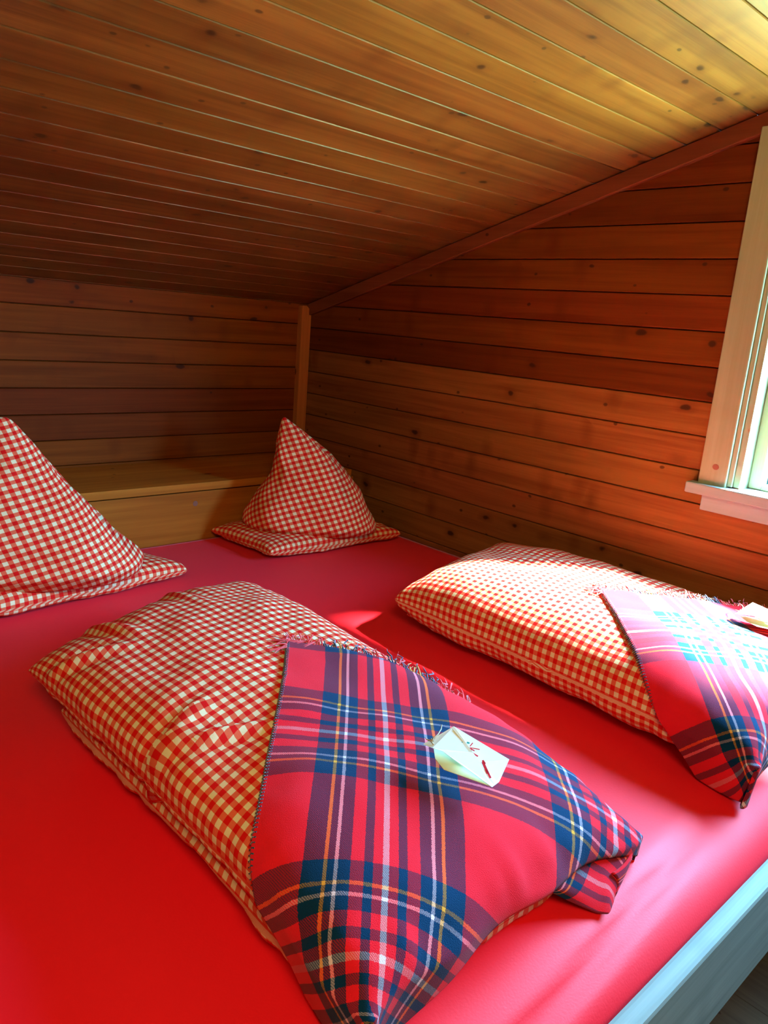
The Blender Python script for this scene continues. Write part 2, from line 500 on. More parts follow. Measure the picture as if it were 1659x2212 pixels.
# ------------------------------------------------------------------ window
win = empty('window_1', (GX, 0.29, WZ0), 'pale pine framed window at the right edge above the beds', 'window')
win['kind'] = 'structure'
mb = MB()
CW = 0.082
ct = 0.022
mb.box((GX - ct, WY1 + 0.026, 0.935), (GX, 0.91, 1.838), c=0.003, a=1)
mb.box((GX - ct, -0.335, 0.935), (GX, WY0 - 0.035, 1.838), c=0.003, a=2)
mb.box((GX - ct, WY0 - 0.035, 1.80), (GX, WY1 + 0.026, 1.838), c=0.003, a=3)
mb.build('window_casing', m_case_z, win)
# two narrow mouldings stepping into the reveal
mb = MB()
mb.box((GX - 0.014, WY1 + 0.013, 0.948), (GX, WY1 + 0.0255, 1.80), c=0.0015, a=1)
mb.box((GX - 0.006, WY1 - 0.0045, 0.948), (GX + 0.0008, WY1 + 0.0125, 1.783), c=0.0015, a=1)
mb.box((GX - 0.014, WY0 - 0.0345, 0.948), (GX, WY0 - 0.018, 1.80), c=0.002, a=1)
mb.box((GX - 0.006, WY0 - 0.0175, 0.948), (GX + 0.004, WY0 - 0.001, 1.783), c=0.002, a=1)
mb.build('moulding', m_case_z, win)
# reveal lining
mb = MB()
mb.box((GX + 0.001, WY1 - 0.004, WZ0 - 0.001), (GX + 0.168, WY1 - 0.0005, WZ1), a=1)
mb.box((GX + 0.001, WY0 + 0.0005, WZ0 - 0.001), (GX + 0.168, WY0 + 0.014, WZ1), a=1)
mb.box((GX + 0.001, WY0 + 0.014, WZ1 - 0.014), (GX + 0.168, WY1 - 0.004, WZ1 - 0.0005), a=1)
mb.build('reveal_lining', m_case_z, win)
# sill board and apron
mb = MB()
mb.box((GX - 0.040, -0.36, 0.915), (GX - 0.0005, 0.935, 0.945), c=0.004, a=7)
mb.box((GX - 0.0005, WY0 + 0.001, 0.921), (GX + 0.17, WY1 - 0.001, 0.9448), a=7)
mb.build('window_sill', m_case_y, win)
mb = MB()
mb.box((GX - 0.020, -0.31, 0.872), (GX - 0.0005, 0.893, 0.9145), c=0.003, a=9)
mb.build('apron', m_case_y, win)
mb = MB(); mb.tube([(GX - 0.0203, 0.60, 0.90), (GX - 0.0208, 0.60, 0.90)], 0.0035, 10)
mb.build('nail', m_dark, win)
# sash
mb = MB()
sx0, sx1 = GX + 0.048, GX + 0.086
fw = 0.034
yb, ya, zb, zt = WY1 - 0.0045, WY0 + 0.015, 0.9455, WZ1 - 0.015
mb.box((sx0, yb - fw, zb), (sx1, yb, zt), c=0.004, a=1)
mb.box((sx0, ya, zb), (sx1, ya + fw, zt), c=0.004, a=2)
mb.box((sx0, ya + fw, zb), (sx1, yb - fw, zb + 0.014), c=0.002, a=3)
mb.box((sx0, ya + fw, zt - 0.05), (sx1, yb - fw, zt), c=0.004, a=4)
ym = (ya + yb) / 2
mb.build('window_sash', m_case_z, win)
for (p0, p1) in ((ya + fw, yb - fw),):
    mb = MB(); mb.box((GX + 0.056, p0 - 0.004, zb + 0.010), (GX + 0.060, p1 + 0.004, zt - 0.046))
    mb.build('pane', m_glass, win)
# oval knot in the casing
mb = MB()
pts = [(GX - ct - 0.0006, 0.868 + 0.0085 * math.cos(t) - 0.002 * math.sin(t), 0.995 + 0.0075 * math.sin(t) + 0.002 * math.cos(t)) for t in np.linspace(0, 2 * math.pi, 20)[:-1]]
bk = [(p[0] + 0.0012, p[1], p[2]) for p in pts]
n = len(pts)
mb.add(pts + bk, [tuple(reversed(range(n)))] + [(i, (i + 1) % n, n + (i + 1) % n, n + i) for i in range(n)] + [tuple(range(n, 2 * n))])
mb.build('knot', m_knot, win)

# ------------------------------------------------------------------ bed shelf, mattress, rail
shelf = empty('headboard_shelf', (0.2, 2.52, 0.50), 'low pine shelf box along the knee wall at the head of the bed', 'shelf')
mb = MB(); mb.box((-1.4, 2.325, 0.680), (2.035, KY - 0.001, 0.708), c=0.003, a=5.3)
mb.build('shelf_board', m_shelf, shelf)
mb = MB(); mb.box((-1.4, 2.342, 0.30), (2.06, 2.366, 0.6730), c=0.001, a=2.1)
fb = mb.build('front_board', m_shelf, shelf)
mb = MB()
pts = [(1.335 + 0.0095 * math.cos(t), 2.3412, 0.631 + 0.0095 * math.sin(t)) for t in np.linspace(0, 2 * math.pi, 20)[:-1]]
bk = [(p[0], 2.3425, p[2]) for p in pts]
n = len(pts)
mb.add(pts + bk, [tuple(range(n))] + [(i, n + i, n + (i + 1) % n, (i + 1) % n) for i in range(n)] + [tuple(reversed(range(n, 2 * n)))])
mb.build('knot', m_knot, fb)

MZ = 0.50
def smooth01(t): t = np.clip(t, 0, 1); return t * t * (3 - 2 * t)
def mattress_mesh():
    """sheet pulled over the mattress: rounded front edge, small dips and a roll of cloth along the front"""
    X = np.linspace(-1.45, GX - 0.012, 150)
    prof = []      # (y, z) around
    for y in np.linspace(2.338, 0.48, 120): prof.append((y, MZ))
    r = 0.085
    for t in np.linspace(0, math.pi / 2, 14)[1:]:
        prof.append((0.48 - 0.134 * math.sin(t), MZ - r * (1 - math.cos(t))))
    for t in np.linspace(0, 1, 8)[1:]:
        prof.append((0.346, MZ - r - 0.092 * t))
    V, F = [], []
    for i, (y, z) in enumerate(prof):
        for x in X:
            p = Vector((x, y, z))
            dz = 0.0045 * noise.noise(Vector((x * 2.2, y * 2.0, 0.3)))
            if y < 0.56:
                k = smooth01((0.56 - y) / 0.12)
                # long soft folds running along the front edge
                s = (x * 0.35 + y + 0.02 * math.sin(x * 5))
                dz += float(k) * (0.003 * noise.noise(Vector((x * 2.5, y * 14, 2.0))))
                dz += -float(k) * 0.012 * math.exp(-((y + 0.05 * math.sin(x * 2.3 + 0.4) - 0.435) / 0.012) ** 2) * float(smooth01((1.35 - x) / 0.3))
            V.append((x, y + (dz * -0.6 if y < 0.43 else 0), z + dz))
    nx = len(X)
    for i in range(len(prof) - 1):
        for j in range(nx - 1):
            a = i * nx + j
            F.append((a, a + nx, a + nx + 1, a + 1))
    # close back, sides and underside so that it is a solid
    n = len(V)
    nb = len(prof)
    bot = [(-1.45, 2.338, 0.32), (GX - 0.012, 2.338, 0.32), (GX - 0.012, 0.347, 0.32), (-1.45, 0.347, 0.32)]
    V += bot
    F.append((n, n + 1, n + 2, n + 3))
    F.append(tuple(range(nx)) + (n + 1, n))
    last = (nb - 1) * nx
    F.append(tuple(last + j for j in range(nx - 1, -1, -1)) + (n + 3, n + 2))
    F.append(tuple(i * nx for i in range(nb - 1, -1, -1)) + (n, n + 3))
    F.append(tuple(i * nx + nx - 1 for i in range(nb)) + (n + 2, n + 1))
    return V, F
V, F = mattress_mesh()
matt = empty('mattress', (0.3, 1.37, 0.32), 'wide mattress in a taut plain red sheet filling the platform under the roof', 'mattress')
mesh_obj('fitted_sheet', V, F, m_sheet, matt, smooth=True)

bed = empty('bed_frame', (0.3, 1.3, 0.0), 'pale wooden bed platform with its front rail below the red mattress', 'bed')
mb = MB()
mb.box((-1.45, 0.308, 0.295), (GX - 0.002, 0.340, 0.474), c=0.007, a=6)
mb.build('front_rail', m_rail, bed)
mb = MB()
mb.box((-1.45, 0.3405, 0.285), (GX - 0.002, 2.338, 0.318), a=6)
mb.build('slat_base', m_rail, bed)
for x in (-1.40, 0.25, 1.95):
    mb = MB(); mb.box((x, 0.3415, 0.0), (x + 0.07, 0.41, 0.2845), c=0.004, a=6)
    mb.build('leg', m_rail, bed)

# ------------------------------------------------------------------ duvets
class Pillow:
    """closed, puffed, four-cornered cushion; knows its surface as a function so that cloth can be laid over it"""
    def __init__(s, corners, zseam, H, Hb, e=0.62, tip=0.10, wr=1.0, seed=0.0, creases=(), sag=None, tipfar=None):
        s.c = [np.array(c, float) for c in corners]    # FL, FR, NR, NL in plan (u: L->R, v: far->near)
        s.zs, s.H, s.Hb, s.e, s.tip, s.wr, s.seed, s.cr, s.sag = zseam, H, Hb, e, tip, wr, seed, creases, sag
        s.tf = tip if tipfar is None else tipfar
        s.W = (np.linalg.norm(s.c[1] - s.c[0]) + np.linalg.norm(s.c[2] - s.c[3])) / 2
        s.L = (np.linalg.norm(s.c[3] - s.c[0]) + np.linalg.norm(s.c[2] - s.c[1])) / 2
        s.tu = s.table(s.W); s.tv = s.table(s.L)
    def se(s, th):
        sn, cs = np.sin(th), np.cos(th)
        return np.sign(sn) * np.abs(sn) ** s.e, np.abs(cs) ** s.e
    def table(s, W):
        th = np.linspace(-math.pi / 2, math.pi / 2, 801)
        x, z = s.se(th)
        x = x * W / 2; z = z * s.H
        d = np.concatenate([[0], np.cumsum(np.hypot(np.diff(x), np.diff(z)))])
        return th, d - d[-1] / 2
    def raw(s, X, Y, top=True, H=None):
        """X, Y arc lengths from the middle (Y grows towards the near end)"""
        tu = np.interp(X, s.tu[1], s.tu[0]); tv = np.interp(Y, s.tv[1], s.tv[0])
        a, ha = s.se(tu); b, hb = s.se(tv)
        # edges bow inwards between the pointed corners
        a2 = a * (1 - s.tip * (1 - np.abs(b) ** 3) * 0.5)
        b2 = b * (1 - np.where(b < 0, s.tf, s.tip) * (1 - np.abs(a) ** 3) * 0.5)
        p = (a2 + 1) / 2; q = (b2 + 1) / 2
        P = [(1-p)*(1-q)*s.c[0][k] + p*(1-q)*s.c[1][k] + p*q*s.c[2][k] + (1-p)*q*s.c[3][k] for k in (0, 1)]
        h = ha ** 1.0 * hb ** 1.0
        zs = s.zs
        if s.sag is not None: zs = zs + s.sag(p, q)
        z = zs + (s.H if top else -s.Hb) * h
        return np.stack([P[0], P[1], z], -1), ha * hb
    def surf(s, X, Y, off=0.0, top=True):
        e = 0.004
        P, h = s.raw(X, Y, top)
        Xc = np.clip(X, -s.su + e, s.su - e); Yc = np.clip(Y, -s.sv + e, s.sv - e)
        Px = s.raw(Xc + e, Yc, top)[0] - s.raw(Xc - e, Yc, top)[0]
        Py = s.raw(Xc, Yc + e, top)[0] - s.raw(Xc, Yc - e, top)[0]
        n = np.cross(Py, Px)
        n /= np.linalg.norm(n, axis=-1, keepdims=True) + 1e-12
        n *= np.where(n[..., 2:3] < 0, -1, 1) if top else np.where(n[..., 2:3] > 0, -1, 1)
        d = np.zeros(X.shape)
        it = np.nditer([X, Y], flags=['multi_index'])
        for x, y in it:
            x, y = float(x), float(y)
            v = 0.010 * noise.noise(Vector((x * 5, y * 5, s.seed))) + 0.0045 * noise.noise(Vector((x * 13, y * 13, s.seed + 4)))
            edge = math.exp(-((s.su - abs(x)) / 0.07) ** 2)
            edge2 = math.exp(-((s.sv - abs(y)) / 0.07) ** 2)
            v += 0.007 * edge * noise.noise(Vector((x * 3, y * 28, s.seed + 9)))
            v += 0.006 * edge2 * noise.noise(Vector((x * 28, y * 3, s.seed + 13)))
            for (cx, cy, dx, dy, ln, wd, am) in s.cr:
                t = (x - cx) * dx + (y - cy) * dy
                q = -(x - cx) * dy + (y - cy) * dx
                v += am * math.exp(-(t / ln) ** 2) * (math.exp(-(q / wd) ** 2) - 0.6 * math.exp(-((abs(q) - 2.2 * wd) / wd) ** 2))
            d[it.multi_index] = v * s.wr
        fade = np.clip(h * 3.0, 0, 1)
        Q = P + n * (d * fade + off)[..., None]
        Q[..., 2] = np.maximum(Q[..., 2], MZ + 0.007 + max(off, 0))
        return Q
    @property
    def su(s): return s.tu[1][-1]
    @property
    def sv(s): return s.tv[1][-1]
    def build(s, nu=70, nv=110):
        # denser near the seams
        X = np.interp(np.linspace(-math.pi/2, math.pi/2, nu), s.tu[0], s.tu[1]) * 0.5 + np.linspace(-s.su, s.su, nu) * 0.5
        Y = np.interp(np.linspace(-math.pi/2, math.pi/2, nv), s.tv[0], s.tv[1]) * 0.5 + np.linspace(-s.sv, s.sv, nv) * 0.5
        gx, gy = np.meshgrid(X, Y)
        T = s.surf(gx, gy); B = s.surf(gx, gy, top=False)
        V = list(T.reshape(-1, 3)); U = list(zip(gx.ravel(), gy.ravel()))
        F = []
        for i in range(nv - 1):
            for j in range(nu - 1):
                a = i * nu + j
                F.append((a, a + nu, a + nu + 1, a + 1))
        idx = {}
        for i in range(nv):
            for j in range(nu):
                if i in (0, nv - 1) or j in (0, nu - 1): idx[i, j] = i * nu + j
                else:
                    idx[i, j] = len(V); V.append(B[i, j]); U.append((gx[i, j], -gy[i, j]))
        for i in range(nv - 1):
            for j in range(nu - 1):
                F.append((idx[i, j], idx[i, j + 1], idx[i + 1, j + 1], idx[i + 1, j]))
        return V, F, U

def merge(parts):
    V, F, U = [], [], []
    for v, f, u in parts:
        n = len(V); V += list(v); U += list(u); F += [tuple(i + n for i in q) for q in f]
    return V, F, U
def quadc(x0, x1, yn, yf, dfl=(0, 0), dfr=(0, 0), dnr=(0, 0), dnl=(0, 0)):
    return [(x0 + dfl[0], yf + dfl[1]), (x1 + dfr[0], yf + dfr[1]), (x1 + dnr[0], yn + dnr[1]), (x0 + dnl[0], yn + dnl[1])]

def make_duvet(label, upper, lower):
    t = empty('folded_duvet', (float(np.mean([c[0] for c in upper.c])), float(np.mean([c[1] for c in upper.c])), MZ), label, 'duvet', 'folded gingham duvets')
    V, F, U = merge([upper.build()])
    mesh_obj('upper_fold', V, F, m_ging, t, uvs=U, smooth=True)
    V, F, U = lower.build(50, 80)
    mesh_obj('lower_fold', V, F, m_ging, t, uvs=U, smooth=True)
    return t

def make_blanket(label, pl, corner, yawq, fr_range, drop_l, drop_r, drop_m, uvo, far_slope=(1.0, 1.0), side_reach=(0.0, 0.0), flap=None):
    """tartan blanket laid over the near half; corner = (X,Y) arc position of its turned corner"""
    t = empty('tartan_blanket', (float(np.mean([c[0] for c in pl.c])), float(pl.c[3][1]), MZ), label, 'blanket', 'tartan blankets on the duvets')
    su, sv = pl.su, pl.sv
    CX, CY = corner
    def drop(X):     # how far the blanket hangs below the near seam
        t_ = (X + su) / (2 * su)
        return drop_m + (drop_l - drop_m) * math.exp(-(t_ / 0.30) ** 2) + (drop_r - drop_m) * math.exp(-((1 - t_) / 0.13) ** 2)
    Xs = np.concatenate([np.linspace(-su - side_reach[0], CX, 90), np.linspace(CX, su + side_reach[1], 60)[1:]])
    M = 110
    gx = np.zeros((M, len(Xs))); gy = np.zeros_like(gx)
    for j, X in enumerate(Xs):
        far = CY + (CX - X) * far_slope[0] if X < CX else CY + (X - CX) * far_slope[1]
        far += 0.004 * noise.noise(Vector((X * 25, 0, pl.seed)))
        near = sv + drop(X)
        near = max(near, far + 0.004)
        gx[:, j] = X
        gy[:, j] = np.linspace(far, near, M)
    Xc = np.clip(gx, -su, su); Yc = np.clip(gy, -sv, sv)
    P = pl.surf(Xc, Yc, off=0.006)
    ex = np.abs(gx) - su; ex = np.clip(ex, 0, None)
    ey = np.clip(gy - sv, 0, None)
    # outward from the seam, then down
    sgn = np.sign(gx)
    out = 0.010
    fx = np.clip(ex / 0.02, 0, 1); fy = np.clip(ey / 0.02, 0, 1)
    edgex = np.exp(-((su - np.abs(Xc)) / 0.015) ** 2); edgey = np.exp(-((sv - Yc) / 0.015) ** 2)
    P[..., 0] += sgn * edgex * 0.008 * (1 + 0.6 * np.sin(gy * 30))
    P[..., 1] -= edgey * 0.008 * (1 + 0.6 * np.sin(gx * 30))
    P[..., 2] -= (ex + ey)
    P[..., 0] += sgn * ex * -0.25
    P[..., 1] += ey * 0.10
    P[..., 2] = np.maximum(P[..., 2], MZ + 0.004)
    U = []
    r2 = math.sqrt(0.5)
    # tartan axes lie at 45 degrees to the duvet
    uu = (gx - CX + (gy - CY)) * r2 + uvo[0]
    vv = (gx - CX - (gy - CY)) * r2 + uvo[1]
    V = list(P.reshape(-1, 3)); U = list(zip(uu.ravel(), vv.ravel()))
    n = len(Xs); F = []
    for i in range(M - 1):
        for j in range(n - 1):
            a = i * n + j
            F.append((a, a + n, a + n + 1, a + 1))
    o = mesh_obj('wool_cloth', V, F, m_tartan, t, uvs=U, smooth=True)
    md = o.modifiers.new('thickness', 'SOLIDIFY'); md.thickness = 0.004; md.offset = 0.0
    if flap is not None:
        # the turned-under corner: hangs from the seam, curls back beneath the duvet
        X = np.linspace(flap[0], flap[1], 26); T_ = np.linspace(0, 1, 22)
        V, U, F = [], [], []
        for i, t_ in enumerate(T_):
            for j, X_ in enumerate(X):
                k_ = (j / 25)
                top_ = pl.surf(np.array([[X_]]), np.array([[sv - 0.001]]), off=0.0)[0, 0]
                dl = 0.12 + flap[2] * max(0.0, 1 - abs(k_ - 0.52) * 2.0) ** 0.9
                y_ = top_[1] - 0.002 - 0.010 * math.sin(t_ * math.pi * 0.8) * (0.4 + 0.6 * k_) - 0.050 * t_ * dl + 0.020 * t_ * t_ * (1 - k_)
                z_ = top_[2] - 0.006 - (top_[2] - MZ - 0.010) * (t_ ** 0.8) * min(1, dl)
                V.append((top_[0] - 0.09 * t_ * k_, y_, max(z_, MZ + 0.004)))
                U.append((X_ * r2 + t_ * 0.09 * dl - 0.02, X_ * r2 - t_ * 0.09 * dl - 0.10))
        for i in range(21):
            for j in range(25):
                a = i * 26 + j
                F.append((a, a + 26, a + 27, a + 1))
        fo = mesh_obj('turned_under_corner', V, F, m_tartan, t, uvs=U, smooth=True)
        md = fo.modifiers.new('thickness', 'SOLIDIFY'); md.thickness = 0.004; md.offset = 0.0
    # fringe tufts along the right hand far edge
    kinds = {0: MB(), 1: MB(), 2: MB()}
    rnd = random.Random(int(pl.seed * 10) + 3)
    X0, X1 = fr_range
    k = 0
    X = X0
    while X < X1:
        Y = CY + (X - CX) * far_slope[1] if X >= CX else CY + (CX - X) * far_slope[0]
        q = (X - CX) * math.sqrt(1 + far_slope[1] ** 2)
        Xa = min(X, su - 1e-4)
        base = pl.surf(np.array([[Xa]]), np.array([[min(Y, sv)]]), off=0.007)[0, 0]
        base[2] -= max(0, X - su)
        base[0] += 0.008 * math.exp(-((su - Xa) / 0.015) ** 2)
        side = rnd.uniform(-0.5, 0.5)
        d = Vector((0.5 + side * 0.5, 0.75 - side * 0.6, 0.10 + rnd.uniform(-0.1, 0.5))).normalized()
        ln = rnd.uniform(0.014, 0.034)
        pts = [Vector(base) - d * 0.005]
        for w in range(1, 5):
            pp = Vector(base) + d * ln * w / 4
            pp += Vector((rnd.uniform(-1, 1), rnd.uniform(-1, 1), rnd.uniform(-0.3, 0.8))) * 0.0018 * w
            # lie on the duvet
            pp.z -= 0.004 * (w / 4) ** 2
            pts.append(pp)
        # colour follows the sett
        tt = abs(((q * 1.0 + uvo[0]) / 0.38 + 100.5) % 1 - 0.5) * 2
        kd = 1 if (0.105 < tt < 0.175 or 0.265 < tt < 0.635) else 0
        if 0.42 < tt < 0.46 or 0.34 < tt < 0.375: kd = 2
        kinds[kd].tube(pts, 0.0016, 5, taper=[1, 1, 0.9, 0.8, 0.25])
        X += 0.0030
        k += 1
    for i in range(26):
        f0 = rnd.uniform(-0.030, 0.045)
        Xa = CX + f0; Ya = CY + abs(f0)
        base = Vector(pl.surf(np.array([[Xa]]), np.array([[Ya]]), off=0.008)[0, 0])
        ang = rnd.gauss(0, 0.35)
        dx, dy = -0.85, 0.50
        dx, dy = dx * math.cos(ang) - dy * math.sin(ang), dx * math.sin(ang) + dy * math.cos(ang)
        ln = rnd.uniform(0.02, 0.055); bend = rnd.uniform(-0.02, 0.02)
        pts = []
        for w in range(7):
            q_ = w / 6
            ux, uy = Xa + dx * ln * q_ - dy * bend * q_ * q_, Ya - dy * ln * q_ - dx * bend * q_ * q_
            pt = Vector(pl.surf(np.array([[ux]]), np.array([[uy]]), off=0.0035 + 0.006 * (1 - q_) ** 2 + 0.003 * math.sin(q_ * 3))[0, 0])
            pts.append(pt)
        kinds[0].tube(pts, 0.0011, 5, taper=[1, 1, 1, 0.9, 0.9, 0.8, 0.3])
    for kd, mt, nm in ((0, m_red_yarn, 'red fringe tufts'), (1, m_navy_yarn, 'navy fringe tufts'), (2, m_yel_yarn, 'orange fringe tufts')):
        if kinds[kd].v:
            f = kinds[kd].build('fringe', mt, t, smooth=True, attr=False)
            f['kind'] = 'stuff'; f['label'] = nm
    # overlocked edge on the left hand far edge
    mbn = MB()
    for X in np.arange(-su + 0.002, CX - 0.01, 0.0045):
        Y = CY + (CX - X) * far_slope[0]
        if Y > sv: continue
        base = Vector(pl.surf(np.array([[X]]), np.array([[Y]]), off=0.007)[0, 0])
        nx = Vector(pl.surf(np.array([[X - 0.003]]), np.array([[min(Y + 0.003, sv)]]), off=0.010)[0, 0])
        ax = Vector((-0.7, 0.7, 0.0))
        a, b_ = base + Vector((-0.002, 0.002, -0.004)), base + Vector((0.003, -0.003, 0.003))
        mbn.tube([a, (a + b_) / 2 + Vector((0, 0, 0.002)) + (nx - base) * 0.3, b_ + (nx - base) * 0.6], 0.0011, 5)
    if mbn.v: mbn.build('edge_stitching', m_navy_yarn, t, smooth=True, attr=False)
    return t

# left duvet
A_up = Pillow(quadc(0.46, 1.07, 0.465, 1.50, dfl=(0.0, -0.08), dfr=(0.0, 0.11), dnl=(0.02, 0.0), dnr=(-0.02, 0.0)), 0.600, 0.092, 0.050,
              tipfar=-0.10, sag=lambda p, q: -0.045 * p * q ** 2 - 0.008 * q ** 3,
              e=0.70, tip=0.06, seed=1.3, creases=((-0.27, -0.02, 1, -0.25, 0.10, 0.012, 0.016), (-0.2, 0.05, 0.9, 0.5, 0.08, 0.011, 0.010),
              (-0.25, -0.38, 0.8, 0.6, 0.09, 0.013, 0.010), (-0.15, -0.44, 0.2, 1, 0.09, 0.013, 0.009), (0.05, -0.47, 0.1, 1, 0.08, 0.014, 0.008)))
A_lo = Pillow(quadc(0.487, 1.04, 0.480, 1.33), 0.548, 0.040, 0.041, e=0.55, tip=0.03, seed=5.1,
              sag=lambda p, q: -0.030 * p * q ** 2)
make_duvet('left of the two folded gingham duvets, nearest the viewer, with a cream lit top', A_up, A_lo)
make_blanket('tartan blanket on the left duvet, wholly in view with a hanging corner', A_up, (0.075, -0.10), 45, (0.065, A_up.su + 0.03), 0.085, 0.03, 0.0, (-0.193, 0.299),
             side_reach=(0.085, 0.03), far_slope=(1.0, 1.3), flap=(0.07, A_up.su - 0.005, 1.0))
# right duvet
B_up = Pillow(quadc(1.36, 2.02, 0.42, 1.45, dfl=(0.015, -0.09), dfr=(0.0, 0.06)), 0.588, 0.105, 0.085,
              e=0.62, tip=0.06, seed=8.4, creases=((0.1, -0.2, 0.6, 0.8, 0.15, 0.03, 0.006),))
B_lo = Pillow(quadc(1.425, 1.98, 0.44, 1.36), 0.535, 0.055, 0.034, e=0.55, tip=0.03, seed=6.1)
make_duvet('right of the two gingham duvets, lying along the gable wall below the window', B_up, B_lo)
make_blanket('tartan blanket on the right duvet under the window, cut by the frame', B_up, (-0.05, -0.01), 45, (-0.08, B_up.su), 0.085, 0.085, 0.0, (-0.218, 0.24),
             side_reach=(0.085, 0.0))

# ------------------------------------------------------------------ flat pillows and peaked pillows
def flat_pillow(label, corners, z0, H, seed, mat):
    p = Pillow(corners, z0 + H * 0.42, H * 0.62, H * 0.42, e=0.60, tip=0.08, seed=seed, wr=0.7,
               sag=lambda p_, q_: -0.012 * np.exp(-((p_ - 0.5) ** 2 / 0.14 + (q_ - 0.5) ** 2 / 0.2)))
    V, F, U = p.build(56, 44)
    c = np.mean(np.array(p.c), axis=0)
    r = 0.04
    U = [(u * math.cos(r) - v * math.sin(r), u * math.sin(r) + v * math.cos(r)) for u, v in U]
    o = mesh_obj('flat_pillow', V, F, mat, None, uvs=U, smooth=True)
    tag(o, label, 'pillow', 'flat gingham pillows')
    return o
def peaked_pillow(label, origin, axis, sil, depth, seed, mat, rot, zbase):
    """soft cone: sil = list of (height, left, right) along `axis`; depth = list of (height, front, back)"""
    ax = Vector(axis).normalized(); dp = Vector((-ax.y, ax.x, 0))       # dp points away from the viewer
    hs = [s_[0] for s_ in sil]
    H = hs[-1]
    M, K = 70, 96
    V, U = [], []
    for i in range(M):
        t = i / (M - 1)
        h = H * t
        l = np.interp(h, hs, [s_[1] for s_ in sil]); r = np.interp(h, hs, [s_[2] for s_ in sil])
        fr_ = np.interp(h, [d[0] for d in depth], [d[1] for d in depth]); bk = np.interp(h, [d[0] for d in depth], [d[2] for d in depth])
        c = (l + r) / 2; hw = (r - l) / 2; dc = (fr_ + bk) / 2; hd = (bk - fr_) / 2
        for k in range(K):
            a = 2 * math.pi * k / K
            cs, sn = math.cos(a), math.sin(a)
            e = 0.85
            x = c + hw * math.copysign(abs(cs) ** e, cs)
            y = dc + hd * math.copysign(abs(sn) ** 0.95, sn)
            # wrinkles
            q = noise.noise(Vector((cs * 1.5 + seed, sn * 1.5, h * 5))) * 0.020 + noise.noise(Vector((cs * 3 + seed, sn * 3, h * 16))) * 0.009
            q += 0.006 * math.sin((h * 34 + cs * 5 + seed)) * math.exp(-((cs + 0.75) / 0.35) ** 2)
            q *= min(1, 6 * t + 0.15) * min(1, (1 - t) * 4)
            x += q * cs; y += q * sn
            p = Vector(origin) + ax * x + dp * y
            V.append((p.x, p.y, zbase + h + (0.0 if t > 0.02 else 0.0)))
            aa = a if a <= 1.5 * math.pi + 1e-6 else a
            # fabric coordinates: sideways distance and height, measured on the front
            xn = max(-1.0, min(1.0, (x - c) / max(hw, 1e-4)))
            uu, vv = c + hw * math.asin(xn) * 0.9, h * 1.12 + 0.25 * y
            U.append((uu * math.cos(rot) - vv * math.sin(rot), uu * math.sin(rot) + vv * math.cos(rot)))
    F = []
    for i in range(M - 1):
        for k in range(K):
            F.append((i * K + k, i * K + (k + 1) % K, (i + 1) * K + (k + 1) % K, (i + 1) * K + k))
    F.append(tuple(reversed(range(K)))); F.append(tuple((M - 1) * K + k for k in range(K)))
    o = mesh_obj('peaked_pillow', V, F, mat, None, uvs=U, smooth=True)
    tag(o, label, 'pillow', 'gingham pillows set up in a peak')
    return o

flat_pillow('flat gingham pillow by the corner, below the smaller peaked pillow', [(1.385, 2.315), (1.95, 2.30), (1.985, 1.965), (1.41, 1.985)], 0.502, 0.076, 21.0, m_ging)
peaked_pillow('smaller peaked gingham pillow in the corner of the two walls, wholly in view', (1.66, 2.12, 0), (0.80, -0.60, 0),
              [(0, -0.20, 0.215), (0.012, -0.218, 0.240), (0.03, -0.226, 0.243), (0.065, -0.223, 0.228), (0.11, -0.200, 0.206), (0.16, -0.163, 0.176), (0.22, -0.136, 0.122), (0.27, -0.125, 0.066),
               (0.32, -0.117, 0.002), (0.355, -0.113, -0.045), (0.375, -0.112, -0.073), (0.386, -0.108, -0.088), (0.391, -0.102, -0.096)],
              [(0, -0.12, 0.09), (0.03, -0.160, 0.12), (0.12, -0.145, 0.12), (0.24, -0.07, 0.08), (0.35, -0.01, 0.050), (0.391, 0.018, 0.036)], 2.0, m_ging, -0.36, 0.557)
flat_pillow('flat gingham pillow at the left edge, below the larger peaked pillow', [(0.42, 2.30), (1.02, 2.29), (1.10, 1.97), (0.47, 1.90)], 0.502, 0.078, 23.0, m_ging)
peaked_pillow('larger peaked gingham pillow at the left edge of the picture', (0.70, 2.06, 0), (0.93, -0.36, 0),
              [(0, -0.30, 0.245), (0.015, -0.325, 0.272), (0.045, -0.340, 0.284), (0.065, -0.338, 0.268), (0.125, -0.310, 0.208), (0.205, -0.265, 0.136), (0.28, -0.225, 0.058),
               (0.33, -0.20, 0.018), (0.37, -0.175, -0.012), (0.400, -0.155, -0.035), (0.413, -0.135, -0.048), (0.421, -0.115, -0.063)],
              [(0, -0.14, 0.10), (0.04, -0.18, 0.13), (0.12, -0.165, 0.12), (0.25, -0.08, 0.08), (0.37, -0.01, 0.055), (0.421, 0.022, 0.042)], 5.0, m_ging, -0.35, 0.561)

# ------------------------------------------------------------------ gift cards on the blankets

